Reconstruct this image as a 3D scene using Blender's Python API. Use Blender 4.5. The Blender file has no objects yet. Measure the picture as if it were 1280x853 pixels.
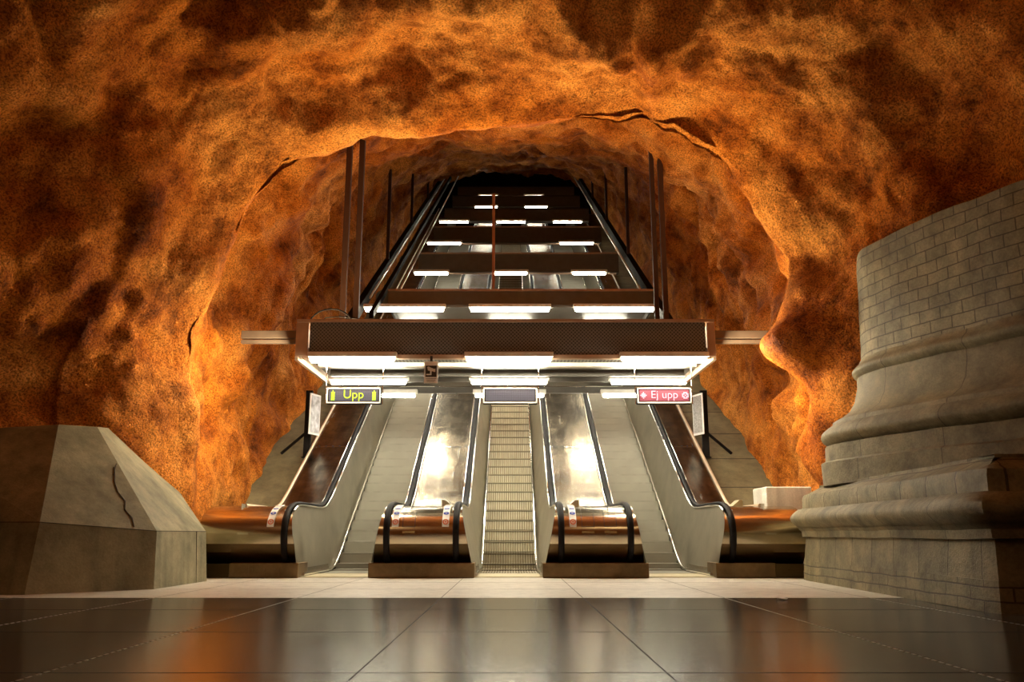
import bpy, math, random
import numpy as np
from mathutils import Vector, noise
random.seed(7)
C = bpy.context.scene.collection
T = math.tan(math.radians(30)); S0 = 15.56          # escalator slope and where it starts
CX = -0.05                                           # centre line of the escalators
CAMH, PITCH, F = 0.62, math.radians(12.65), 1078.0

# ------------------------------------------------------------------ helpers
class MB:
    def __init__(s): s.v=[]; s.f=[]; s.mi=[]; s.uv=None
    def add(s, vs, fs, m=0):
        b=len(s.v); s.v+= [tuple(p) for p in vs]; s.f+=[tuple(b+i for i in f) for f in fs]; s.mi+=[m]*len(fs); return s
    def box(s, x0,x1,y0,y1,z0,z1, m=0, b=0.0):
        if b<=0:
            vs=[(x,y,z) for z in (z0,z1) for y in (y0,y1) for x in (x0,x1)]
            return s.add(vs,[(0,2,3,1),(4,5,7,6),(0,1,5,4),(2,6,7,3),(0,4,6,2),(1,3,7,5)],m)
        vs=[]; P=[(x0,1),(x1,-1)],[(y0,1),(y1,-1)],[(z0,1),(z1,-1)]
        idx={}
        for i in (0,1):
            for j in (0,1):
                for k in (0,1):
                    for a in range(3):
                        c=[]
                        for ax,t in zip(range(3),(i,j,k)):
                            base,sg=P[ax][t]; c.append(base+(0 if ax==a else sg*b))
                        idx[(i,j,k,a)]=len(vs); vs.append(c)
        fs=[]
        for a in range(3):
            o=[q for q in range(3) if q!=a]
            for t in (0,1):
                q=[]
                for u,w in ((0,0),(1,0),(1,1),(0,1)):
                    k=[0,0,0]; k[a]=t; k[o[0]]=u; k[o[1]]=w; q.append(idx[(k[0],k[1],k[2],a)])
                fs.append(q)
        for a in range(3):                      # edges along axis a
            o=[q for q in range(3) if q!=a]
            for u in (0,1):
                for w in (0,1):
                    k0=[0,0,0];k0[o[0]]=u;k0[o[1]]=w;k1=list(k0);k1[a]=1
                    fs.append([idx[(*k0,o[0])],idx[(*k0,o[1])],idx[(*k1,o[1])],idx[(*k1,o[0])]])
        for i in (0,1):
            for j in (0,1):
                for k in (0,1): fs.append([idx[(i,j,k,0)],idx[(i,j,k,1)],idx[(i,j,k,2)]])
        return s.add(vs,fs,m)
    def tube(s, pts, r, n=8, m=0, sx=1.0, closed=True):
        """round bar swept along pts; sx flattens"""
        pts=[Vector(p) for p in pts]; rings=[]
        for i,p in enumerate(pts):
            d=(pts[min(i+1,len(pts)-1)]-pts[max(i-1,0)]).normalized()
            a=Vector((1,0,0)) if abs(d.x)<.9 else Vector((0,1,0))
            u=(a-d*a.dot(d)).normalized(); w=d.cross(u)
            rings.append([p+u*r*sx*math.cos(2*math.pi*k/n)+w*r*math.sin(2*math.pi*k/n) for k in range(n)])
        vs=[q for rg in rings for q in rg]
        fs=[(i*n+k,i*n+(k+1)%n,(i+1)*n+(k+1)%n,(i+1)*n+k) for i in range(len(pts)-1) for k in range(n)]
        if closed: fs+= [tuple(range(n)), tuple((len(pts)-1)*n+k for k in range(n))]
        return s.add(vs,fs,m)
    def grid(s, rows, m=0):
        n=len(rows[0]); vs=[p for r in rows for p in r]
        return s.add(vs,[(i*n+j,i*n+j+1,(i+1)*n+j+1,(i+1)*n+j) for i in range(len(rows)-1) for j in range(n-1)],m)
    def build(s, name, mat, parent=None, smooth=False, label=None, merge=False):
        me=bpy.data.meshes.new(name); me.from_pydata(s.v,[],s.f)
        for mm in (mat if isinstance(mat,(list,tuple)) else [mat]): me.materials.append(mm)
        for p,m in zip(me.polygons,s.mi): p.material_index=m
        if s.uv is not None:
            l=me.uv_layers.new(name='UVMap')
            for lp in me.loops: l.data[lp.index].uv=s.uv[lp.vertex_index]
        import bmesh
        bm=bmesh.new(); bm.from_mesh(me)
        if merge: bmesh.ops.remove_doubles(bm,verts=bm.verts,dist=1e-5)
        bmesh.ops.recalc_face_normals(bm,faces=bm.faces); bm.to_mesh(me); bm.free()
        if smooth:
            for p in me.polygons: p.use_smooth=True
            me.set_sharp_from_angle(angle=math.radians(smooth if smooth is not True else 40))
        o=bpy.data.objects.new(name,me); C.objects.link(o)
        if parent: o.parent=parent; o.matrix_parent_inverse=parent.matrix_world.inverted()
        if label: o['label']=label
        return o
def tag(o,label,cat,group=None,kind=None):
    o['label']=label; o['category']=cat
    if group: o['group']=group
    if kind: o['kind']=kind
    return o
def empty(name,loc,label,cat,group=None,kind=None):
    o=bpy.data.objects.new(name,None); o.location=loc; o.empty_display_size=.1; C.objects.link(o)
    o.matrix_world.translation=Vector(loc)
    return tag(o,label,cat,group,kind)
def struct(o,label=None):
    o['kind']='structure'
    if label: o['label']=label
    return o

# ------------------------------------------------------------------ materials
def nm(name):
    m=bpy.data.materials.new(name); m.use_nodes=True; nt=m.node_tree; return m,nt,nt.nodes['Principled BSDF']
def lk(nt,a,b): nt.links.new(a,b)
def tex(nt,kind='ShaderNodeTexNoise',scale=5,detail=4,rough=.5,vec=None,**kw):
    n=nt.nodes.new(kind); n.inputs['Scale'].default_value=scale
    if kind=='ShaderNodeTexNoise': n.inputs['Detail'].default_value=detail; n.inputs['Roughness'].default_value=rough
    for k,v in kw.items(): setattr(n,k,v)
    if vec is None:
        if 'geo' not in nt: 
            g=nt.nodes.new('ShaderNodeNewGeometry'); nt['geo']=g.name
        vec=nt.nodes[nt['geo']].outputs['Position']
    lk(nt,vec,n.inputs['Vector']); return n
def ramp(nt,inp,stops):
    r=nt.nodes.new('ShaderNodeValToRGB'); e=r.color_ramp.elements
    while len(e)<len(stops): e.new(.5)
    for q,(p,c) in zip(e,stops): q.position=p; q.color=(*c,1) if len(c)==3 else c
    lk(nt,inp,r.inputs['Fac']); return r
def mixc(nt,a,b,fac,mode='MIX'):
    m=nt.nodes.new('ShaderNodeMix'); m.data_type='RGBA'; m.blend_type=mode
    if isinstance(fac,(int,float)): m.inputs[0].default_value=fac
    else: lk(nt,fac,m.inputs[0])
    for v,i in ((a,6),(b,7)):
        if isinstance(v,tuple): m.inputs[i].default_value=(*v,1)
        else: lk(nt,v,m.inputs[i])
    return m.outputs[2]
def bump(nt,bs,h,dist=.01,strength=1.0,prev=None):
    b=nt.nodes.new('ShaderNodeBump'); b.inputs['Distance'].default_value=dist; b.inputs['Strength'].default_value=strength
    lk(nt,h,b.inputs['Height'])
    if prev: lk(nt,prev.outputs[0],b.inputs['Normal'])
    lk(nt,b.outputs[0],bs.inputs['Normal']); return b
def g(*c): return tuple(c) if len(c)==3 else (c[0],)*3

def plain(name,col,rough=.5,metal=0,noise_amt=.12,scale=6,spec=.5):
    m,nt,b=nm(name)
    n=tex(nt,scale=scale,detail=5)
    r=ramp(nt,n.outputs['Fac'],[(.3,tuple(c*(1-noise_amt) for c in col)),(.7,tuple(min(1,c*(1+noise_amt)) for c in col))])
    lk(nt,r.outputs[0],b.inputs['Base Color']); b.inputs['Roughness'].default_value=rough; b.inputs['Metallic'].default_value=metal; b.inputs['Specular IOR Level'].default_value=spec
    return m

def rock():
    m,nt,b=nm('orange_rock')
    big=tex(nt,scale=.42,detail=5,rough=.6)
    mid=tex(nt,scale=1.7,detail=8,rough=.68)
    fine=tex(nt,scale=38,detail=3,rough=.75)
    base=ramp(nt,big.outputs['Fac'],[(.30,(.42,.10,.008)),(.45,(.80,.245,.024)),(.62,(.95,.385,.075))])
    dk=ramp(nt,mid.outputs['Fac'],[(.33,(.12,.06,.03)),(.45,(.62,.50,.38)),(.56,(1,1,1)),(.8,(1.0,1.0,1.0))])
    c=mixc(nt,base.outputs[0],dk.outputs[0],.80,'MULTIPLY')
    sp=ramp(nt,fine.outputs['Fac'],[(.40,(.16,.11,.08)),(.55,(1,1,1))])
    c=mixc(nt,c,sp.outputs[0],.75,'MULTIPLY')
    lk(nt,c,b.inputs['Base Color']); b.inputs['Roughness'].default_value=.75
    b.inputs['Specular IOR Level'].default_value=.08
    h1=bump(nt,b,mid.outputs['Fac'],.35,.8)
    m3=tex(nt,scale=9,detail=5,rough=.65)
    h2=bump(nt,b,m3.outputs['Fac'],.07,.8,h1)
    bump(nt,b,fine.outputs['Fac'],.028,1.0,h2)
    return m
def concrete(name,c1,c2,rough=.8,sc=1.5,board=0):
    m,nt,b=nm(name)
    n=tex(nt,scale=sc,detail=8,rough=.65); r=ramp(nt,n.outputs['Fac'],[(.3,c1),(.7,c2)])
    f=tex(nt,scale=40,detail=4); r2=ramp(nt,f.outputs['Fac'],[(.3,g(.8)),(.6,g(1))])
    c=mixc(nt,r.outputs[0],r2.outputs[0],.7,'MULTIPLY')
    # streaks running down the face
    st=nt.nodes.new('ShaderNodeMapping'); st.inputs['Scale'].default_value=(6,6,.35); lk(nt,nt.nodes[nt['geo']].outputs['Position'],st.inputs[0])
    sn=tex(nt,scale=1.0,detail=6,rough=.6,vec=st.outputs[0]); r3=ramp(nt,sn.outputs['Fac'],[(.35,g(.62)),(.55,g(1))])
    c=mixc(nt,c,r3.outputs[0],.6,'MULTIPLY')
    lk(nt,c,b.inputs['Base Color']); b.inputs['Roughness'].default_value=rough
    h=bump(nt,b,n.outputs['Fac'],.02,.6); bump(nt,b,f.outputs['Fac'],.004,.7,h)
    return m
def stone(name,bw,bh,c1=(.085,.068,.028),c2=(.31,.255,.13),mort=(.05,.04,.028),off=.5,ms=.012):
    m,nt,b=nm(name)
    uv=nt.nodes.new('ShaderNodeUVMap'); uv.uv_map='UVMap'
    # slightly wobbly courses
    wn=tex(nt,scale=2.2,detail=2); wm=nt.nodes.new('ShaderNodeVectorMath'); wm.operation='SCALE'; wm.inputs['Scale'].default_value=.035
    lk(nt,wn.outputs['Color'],wm.inputs[0]); wa=nt.nodes.new('ShaderNodeVectorMath'); lk(nt,uv.outputs[0],wa.inputs[0]); lk(nt,wm.outputs[0],wa.inputs[1])
    br=nt.nodes.new('ShaderNodeTexBrick'); lk(nt,wa.outputs[0],br.inputs['Vector'])
    br.offset=off; br.inputs['Scale'].default_value=1; br.inputs['Brick Width'].default_value=bw; br.inputs['Row Height'].default_value=bh
    br.inputs['Mortar Size'].default_value=ms; br.inputs['Mortar Smooth'].default_value=.3; br.inputs['Bias'].default_value=0
    br.inputs['Color1'].default_value=(.82,.82,.82,1); br.inputs['Color2'].default_value=(1,1,1,1); br.inputs['Mortar'].default_value=(.28,.25,.2,1)
    n=tex(nt,scale=2.5,detail=8,rough=.7); r=ramp(nt,n.outputs['Fac'],[(.3,c1),(.65,c2)])
    f=tex(nt,scale=38,detail=4,rough=.7); r2=ramp(nt,f.outputs['Fac'],[(.35,g(.55)),(.6,g(1))])
    c=mixc(nt,r.outputs[0],br.outputs['Color'],1.0,'MULTIPLY'); c=mixc(nt,c,r2.outputs[0],.6,'MULTIPLY')
    lk(nt,c,b.inputs['Base Color']); b.inputs['Roughness'].default_value=.7
    inv=nt.nodes.new('ShaderNodeMath'); inv.operation='SUBTRACT'; inv.inputs[0].default_value=1; lk(nt,br.outputs['Fac'],inv.inputs[1])
    h=bump(nt,b,inv.outputs[0],.012,.8); h=bump(nt,b,n.outputs['Fac'],.03,.6,h); bump(nt,b,f.outputs['Fac'],.008,.8,h)
    return m
def metal(name,col,rough,scale=(30,2,2),amt=.25,streak=.12,patch=0.0):
    m,nt,b=nm(name)
    b.inputs['Metallic'].default_value=1
    mp=nt.nodes.new('ShaderNodeMapping'); mp.inputs['Scale'].default_value=scale
    gg=nt.nodes.new('ShaderNodeNewGeometry'); nt['geo']=gg.name; lk(nt,gg.outputs['Position'],mp.inputs[0])
    n=tex(nt,scale=1,detail=6,rough=.6,vec=mp.outputs[0])
    r=ramp(nt,n.outputs['Fac'],[(.3,tuple(c*(1-amt) for c in col)),(.7,col)])
    out=r.outputs[0]
    if patch:
        p=tex(nt,scale=2.2,detail=5,rough=.6); rp=ramp(nt,p.outputs['Fac'],[(.38,g(1-patch)),(.6,g(1))]); out=mixc(nt,out,rp.outputs[0],1,'MULTIPLY')
    lk(nt,out,b.inputs['Base Color'])
    rr=nt.nodes.new('ShaderNodeMapRange'); rr.inputs['To Min'].default_value=max(.02,rough-streak); rr.inputs['To Max'].default_value=rough+streak
    lk(nt,n.outputs['Fac'],rr.inputs[0]); lk(nt,rr.outputs[0],b.inputs['Roughness'])
    bump(nt,b,n.outputs['Fac'],.002,.5)
    return m
def emis(name,col,s):
    m,nt,b=nm(name); b.inputs['Base Color'].default_value=(*(c*.25 for c in col),1); b.inputs['Specular IOR Level'].default_value=.2; b.inputs['Emission Color'].default_value=(*col,1); b.inputs['Emission Strength'].default_value=s
    n=tex(nt,scale=3); rr=nt.nodes.new('ShaderNodeMapRange'); rr.inputs['To Min'].default_value=s*.97; rr.inputs['To Max'].default_value=s*1.03
    lk(nt,n.outputs['Fac'],rr.inputs[0]); lk(nt,rr.outputs[0],b.inputs['Emission Strength'])
    return m
def mesh_panel():
    m,nt,b=nm('perforated_sheet')
    gg=nt.nodes.new('ShaderNodeNewGeometry'); nt['geo']=gg.name
    sp=nt.nodes.new('ShaderNodeSeparateXYZ'); lk(nt,gg.outputs['Position'],sp.inputs[0])
    def sn(o,f,ph=0):
        a=nt.nodes.new('ShaderNodeMath'); a.operation='MULTIPLY'; a.inputs[1].default_value=f; lk(nt,o,a.inputs[0])
        c=nt.nodes.new('ShaderNodeMath'); c.operation='SINE'; lk(nt,a.outputs[0],c.inputs[0]); return c.outputs[0]
    mu=nt.nodes.new('ShaderNodeMath'); mu.operation='MULTIPLY'; lk(nt,sn(sp.outputs['X'],105),mu.inputs[0]); lk(nt,sn(sp.outputs['Z'],105),mu.inputs[1])
    r=ramp(nt,mu.outputs[0],[(.0,(.20,.19,.18)),(.30,(.055,.054,.052))])
    lk(nt,r.outputs[0],b.inputs['Base Color']); b.inputs['Roughness'].default_value=.5; b.inputs['Metallic'].default_value=.3
    return m
def floor_dark():
    m,nt,b=nm('polished_floor')
    n=tex(nt,scale=90,detail=3,rough=.8); n2=tex(nt,scale=.8,detail=5)
    r=ramp(nt,n.outputs['Fac'],[(.35,(.026,.025,.024)),(.65,(.075,.073,.070))])
    r2=ramp(nt,n2.outputs['Fac'],[(.3,g(.75)),(.7,g(1.1))])
    lk(nt,mixc(nt,r.outputs[0],r2.outputs[0],1,'MULTIPLY'),b.inputs['Base Color'])
    rr=nt.nodes.new('ShaderNodeMapRange'); rr.inputs['To Min'].default_value=.13; rr.inputs['To Max'].default_value=.18
    lk(nt,n2.outputs['Fac'],rr.inputs[0]); lk(nt,rr.outputs[0],b.inputs['Roughness'])
    b.inputs['Specular IOR Level'].default_value=.4
    bump(nt,b,n.outputs['Fac'],.0006,.5)
    return m
M=dict(
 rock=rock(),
 conc=concrete('dark_concrete',(.10,.085,.038),(.34,.30,.175)),
 slab=concrete('ramp_concrete',(.10,.08,.035),(.21,.175,.09),sc=1.2),
 white=concrete('pale_concrete',(.72,.70,.63),(.85,.83,.76)),
 brick=stone('stone_brick',.31,.152,off=.5,ms=.008),
 ashlar=stone('stone_ashlar',.62,.46,off=.5,ms=.012),
 blocks=stone('stone_blocks',.62,.9,off=0,ms=.008),
 course=stone('stone_courses',1.25,4,off=0,ms=.007),
 smallb=stone('stone_footing',.45,.11,off=.5,ms=.008),
 steel=metal('brushed_steel',(.66,.62,.54),.30,(2,14,14),.35,.10,.35),
 deck=metal('deck_steel',(.46,.39,.29),.25,(9,1.2,1.2),.5,.07,.5),
 panel=metal('panel_steel',(.50,.47,.38),.42,(2,2,2),.15,.06,.12),
 newel=metal('polished_newel',(.62,.54,.40),.20,(3,8,8),.15,.04),
 chrome=metal('bright_trim',(.85,.82,.75),.16,(5,5,5),.1,.04),
 rubber=plain('black_rubber',(.008,.006,.006),.55,spec=.12),
 dark=plain('dark_steel',(.035,.028,.024),.45,.4),
 black=plain('black_paint',(.010,.008,.007),.85,spec=.08),
 brown=plain('brown_frame',(.42,.27,.18),.45,.3),
 fascia=mesh_panel(),
 tray=plain('tray_underside',(.10,.09,.075),.5,.2),
 housing=plain('white_housing',(.72,.70,.64),.4),
 lip=plain('cream_lip',(.75,.70,.60),.4,.2),
 rod=plain('rod_paint',(.05,.022,.012),.7,0,spec=.15),
 copper=plain('brown_mast',(.40,.20,.11),.5,.2),
 tubem=emis('tube_glow',(1,.93,.74),45),
 tubefront=emis('tube_glow_front',(1,.92,.70),130),
 tubemid=emis('tube_glow_second',(1,.92,.72),70),
 tubefar=emis('tube_glow_far',(1,.93,.74),45),
 floor=floor_dark(),
 pale=concrete('pale_floor',(.66,.63,.56),(.80,.77,.69),rough=.35,sc=1.0),
 seam=plain('seam_metal',(.42,.37,.28),.4,.6),
 crack=plain('crack_filler',(.03,.022,.012),.9),
 stepm=plain('step_metal',(.62,.57,.45),.5,.3,.08,5),
 stepshade=plain('step_nosing_shade',(.10,.085,.055),.6),  # dark tone painted as shade beneath the step nosings
 stepd=plain('step_gap',(.36,.31,.21),.6,.3),
 sidestep=plain('side_step_metal',(.34,.325,.27),.5,.5,.08,2),
 sidegap=plain('side_step_gap',(.31,.295,.245),.5,.4),
 comb=plain('comb_metal',(.60,.52,.34),.4,.6),
 signw=plain('sign_white',(.92,.92,.90),.5), signk=plain('sign_black',(.03,.02,.02),.5), signg=plain('sign_grey',(.30,.29,.28),.5,0,.5,40),
 ledgrey=emis('led_grey',(.16,.15,.22),.35), ledoff=emis('led_blank',(.15,.145,.19),.45),
 ledy=emis('led_yellow',(.50,.75,.02),.85), ledpink=emis('led_pink_field',(.50,.11,.15),.35), ledp=emis('led_pink',(1,.36,.42),1.2),
 blue=plain('sticker_blue',(.03,.06,.32),.5,spec=.05), orange=plain('sticker_orange',(.75,.18,.08),.5,spec=.05), stw=plain('sticker_white',(.85,.82,.76),.5,spec=.05),
)
# world brick tweaks: dot-matrix grid look for the boards comes from small bars (geometry)

# ------------------------------------------------------------------ rock shell
def interp(x,pts):
    xs=[p[0] for p in pts]; ys=[p[1] for p in pts]
    return np.interp(x,xs,ys)
Wp=[(-9,9.5),(4,9.3),(8,8.3),(10,6.9),(11.3,5.75),(12.4,5.15),(13.1,4.8),(13.6,4.85),(14.4,4.95),(16,4.95),(20,4.85),(30,4.7),(47,4.6)]
Cp=[(-9,9.4),(4,9.6),(8,9.0),(10,8.15),(12,7.6),(12.8,7.12),(13.05,7.18),(13.5,8.2),(16,8.62),(18,9.25),(21,10.65),(26,12.8),(30,14.5),(38,17.7),(47,21.3)]
Np=[(-9,2.6),(8,2.9),(11,3.1),(13,3.3),(14,3.8),(16,4.0),(47,3.2)]
ys=np.concatenate([np.linspace(-9,4,40,endpoint=False),np.linspace(4,16,300,endpoint=False),np.linspace(16,24,110,endpoint=False),np.linspace(24,47,130)])
NA=460
aa=np.linspace(0,1,NA)
W=interp(ys,Wp)[:,None]; Cr=interp(ys,Cp)[:,None]; Nn=interp(ys,Np)[:,None]
zb=np.maximum(0,(ys-S0)*T)[:,None]-.35
ang=(math.pi*aa)[None,:]
cs,sn_=np.cos(ang),np.sin(ang)
# even out samples on the superellipse: use radial form
rad=(np.abs(cs)**Nn+np.abs(sn_)**Nn)**(-1/Nn)
X=-W*cs*rad; Z=zb+(Cr-zb)*np.maximum(sn_*rad,0); Y=np.repeat(ys[:,None],NA,1)
P=np.stack([X,Y,Z],-1)
du=np.gradient(P,axis=0); dv=np.gradient(P,axis=1)
N=np.cross(dv,du); N/= (np.linalg.norm(N,axis=2,keepdims=True)+1e-9)
cen=np.stack([0*X,Y,zb+(Cr-zb)*.4+0*X],-1)
sg=np.sign(((cen-P)*N).sum(2,keepdims=True)); sg[sg==0]=1; N*=sg       # inward
bumps=[((4.55,12.9,3.55),(.55,.8,.55),.75),((4.5,13.2,2.0),(.5,.8,.8),.30),((-4.9,12.9,4.6),(.5,.7,.5),.35),
       ((-6.6,11.3,2.2),(1.3,1.2,1.1),-1.2),((-4.9,14.4,3.8),(.5,.5,.5),.40),
       ((1.3,11.5,7.6),(1.0,.7,.8),.45),((-2.6,10.6,7.8),(1.5,.7,.8),.45),((-1.2,12.4,7.0),(1.8,.6,.6),.22),((2.2,12.6,7.0),(.8,.6,.5),-.25)]
disp=np.zeros(X.shape)
nz=noise.noise
for i in range(P.shape[0]):
    for j in range(P.shape[1]):
        x,y,z=P[i,j]
        low=min(1,max(0,(z-max(0,(y-S0)*T)-.6)/2.5)) if y>10 else 1
        k=.35+.65*low
        if 11<y<15: k*=1-.5*math.exp(-((y-13)/.9)**2)
        f=.5 if y>17 else 1
        wx=nz((x*.4+9,y*.4,z*.4))*1.2; wz=nz((x*.4,y*.4+7,z*.4))*1.2
        a=nz(((x+wx)*.38,y*.38,(z+wz)*.38))
        b=nz(((x+wx)*1.0+5,y*1.0,(z+wz)*1.0))
        c=1-abs(nz(((x+wx)*.75,y*.75+3,(z+wz)*.75)))*2.2
        d=nz((x*2.6,y*2.6,z*2.6+4)); e=nz((x*6.5,y*6.5,z*6.5))
        disp[i,j]=(.62*a*f+.26*b-.22*c+.13*d+.045*e)*k
for (c0,s0,am) in bumps:
    q=(((P-np.array(c0))/np.array(s0))**2).sum(2); disp+=am*np.exp(-q)
P=P+N*disp[...,None]
# the side walls meet the floor exactly
def shell(name,j0,j1):
    vs=P[:,j0:j1+1].reshape(-1,3); n=j1+1-j0; r=P.shape[0]
    i=np.arange(r-1)[:,None]; j=np.arange(n-1)[None,:]
    b=(i*n+j).ravel(); fs=np.stack([b,b+1,b+n+1,b+n],1)
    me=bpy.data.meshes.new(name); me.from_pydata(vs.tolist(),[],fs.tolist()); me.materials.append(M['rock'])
    me.polygons.foreach_set('use_smooth',[True]*len(me.polygons))
    o=bpy.data.objects.new(name,me); C.objects.link(o); return struct(o)
j1=int(NA*.30); j2=int(NA*.70)
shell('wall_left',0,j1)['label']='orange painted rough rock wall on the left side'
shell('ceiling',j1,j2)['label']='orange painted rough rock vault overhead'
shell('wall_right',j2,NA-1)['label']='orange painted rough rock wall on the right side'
# end walls: behind the viewer and at the top of the shaft
def endwall(name,row,mat,ctr):
    pts=[tuple(p) for p in P[row]]; mb=MB(); mb.add(pts+[ctr],[(i,i+1,len(pts)) for i in range(len(pts)-1)]+[(len(pts)-1,0,len(pts))]); return struct(mb.build(name,mat))
endwall('wall_back',0,M['rock'],(0,-9.6,3.5)); endwall('wall_top_landing',-1,M['black'],(0,47.3,19.0))

# ------------------------------------------------------------------ floor
fl=MB(); YB=9.0
fl.add([(-10,-9.5,0),(10,-9.5,0),(10,YB,0),(-10,YB,0)],[(0,1,2,3)],0)
fl.add([(-10,YB,0),(10,YB,0),(10,15.3,0),(-10,15.3,0)],[(0,1,2,3)],1)
for x in (-5.0,-3.58,-2.15,-.71,.71,2.13,3.58,5.0):
    y=1.5
    while y<YB-.05:
        if abs(x)>1: fl.box(x-.006,x+.006,y,y+.045,-.002,.0012,2); y+=.075
        else: fl.box(x-.0035,x+.0035,y,y+.6,-.002,.0008,3); y+=.62
    fl.box(x-.003,x+.003,YB,12.9,-.002,.0008,3)
for y in (4.2,5.9,7.6): fl.box(-9,9,y-.003,y+.003,-.002,.0008,3)
for y in (10.4,11.8): fl.box(-4,3.8,y-.003,y+.003,-.002,.0008,3)
fo=fl.build('floor',[M['floor'],M['pale'],M['seam'],M['crack']]); struct(fo,'polished dark stone floor with a pale stone band before the escalators')

# ------------------------------------------------------------------ escalators
YE=46.0
def stepz(y): return max(0,(y-S0)*T)
def smoothslope(y,z0,r=.45):
    """z0 flat then a slope of 30 degrees with a rounded knee"""
    t=(y-S0)/r
    return z0 + T*r*(math.log1p(math.exp(t*3))/3 if t<8 else t)
knee=[S0-1.2+ i*.12 for i in range(22)]
inclY=[knee[-1]+ (YE-knee[-1])*i/10 for i in range(1,11)]
RZ=1.07
front=[(13.22,.20),(13.13,.29),(13.05,.38),(12.995,.50),(12.97,.62),(12.98,.73),(13.02,.83),(13.10,.91),(13.22,.98),(13.38,1.03),(13.58,1.06),(13.8,RZ)]
def railpath(dz=0): # whole line of a handrail
    up=[(y,smoothslope(y,RZ)+dz) for y in [14.1]+knee+inclY]
    return [(y,z+dz) for y,z in front]+up
def hx(z,xs,xr): # x between skirt and rail by height
    t=min(1,max(0,z/RZ)); return xs+(xr-xs)*t
def inner_panel(xs,xr):
    """side sheet from skirting up to rail"""
    rows=[]
    for y,z in front[3:]:
        zt=z-.02; rows.append([(hx(zt*k/6,xs,xr),y+ (0 if k==6 else (.03 if k>0 else .06)),zt*k/6) for k in range(7)])
    rows[0]=[(hx(z,xs,xr),y,z) for y,z in ((13.24,0),(13.22,.20),(13.17,.25),(13.13,.29),(13.09,.34),(13.05,.38),(12.995,.50))]
    for y in [14.1]+knee+inclY:
        zb_=smoothslope(y,-.02)-.25*min(1,max(0,y-S0)); zt=smoothslope(y,RZ)-.02
        rows.append([(xs+(xr-xs)*k/6,y,zb_+(zt-zb_)*k/6) for k in range(7)])
    return MB().grid(rows)
def offs_front(d):  # front profile offset outward by d
    out=[]
    for i,(y,z) in enumerate(front):
        a=front[max(0,i-1)]; b=front[min(len(front)-1,i+1)]
        ty,tz=b[0]-a[0],b[1]-a[1]; L=math.hypot(ty,tz); out.append((y-tz/L*d,z+ty/L*d))
    return out
def sticker(parent,x,w=.10):
    o=offs_front(.004)
    # strip over the shoulder of the barrel between two profile positions
    def pos(t): # t 0..1 from z .80 up over to 1.05
        pts=o[5:11]; f=t*(len(pts)-1); i=min(int(f),len(pts)-2); u=f-i
        return (pts[i][0]*(1-u)+pts[i+1][0]*u, pts[i][1]*(1-u)+pts[i+1][1]*u)
    rows=[]
    for k in range(11): y,z=pos(k/10); rows.append([(x-w/2,y,z),(x+w/2,y,z)])
    s=MB().grid(rows).build('pictogram_sticker',M['stw'],parent,label='white strip with blue round pictograms above a red one')
    def disc(t,r,m,hole=0,e=.003):
        y,z=pos(t); y2,z2=pos(min(1,t+.03)); L=math.hypot(y2-y,z2-z); uy,uz=(y2-y)/L,(z2-z)/L; ny,nz_=-uz,uy
        mb=MB(); n=16
        vs=[(x+r*math.cos(a)*1.0, y+uy*r*math.sin(a)+ny*e, z+uz*r*math.sin(a)+nz_*e) for a in [2*math.pi*k/n for k in range(n)]]
        if hole:
            vi=[(x+hole*math.cos(a), y+uy*hole*math.sin(a)+ny*e, z+uz*hole*math.sin(a)+nz_*e) for a in [2*math.pi*k/n for k in range(n)]]
            mb.add(vs+vi,[(k,(k+1)%n,n+(k+1)%n,n+k) for k in range(n)])
        else: mb.add(vs,[tuple(range(n))])
        return mb.build('pictogram',m,s)
    for t in (.44,.65,.86): disc(t,.043,M['blue']); disc(t,.015,M['stw'],.008,.005)
    disc(.14,.044,M['orange'],.026); disc(.14,.014,M['orange'],0,.004)
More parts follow.
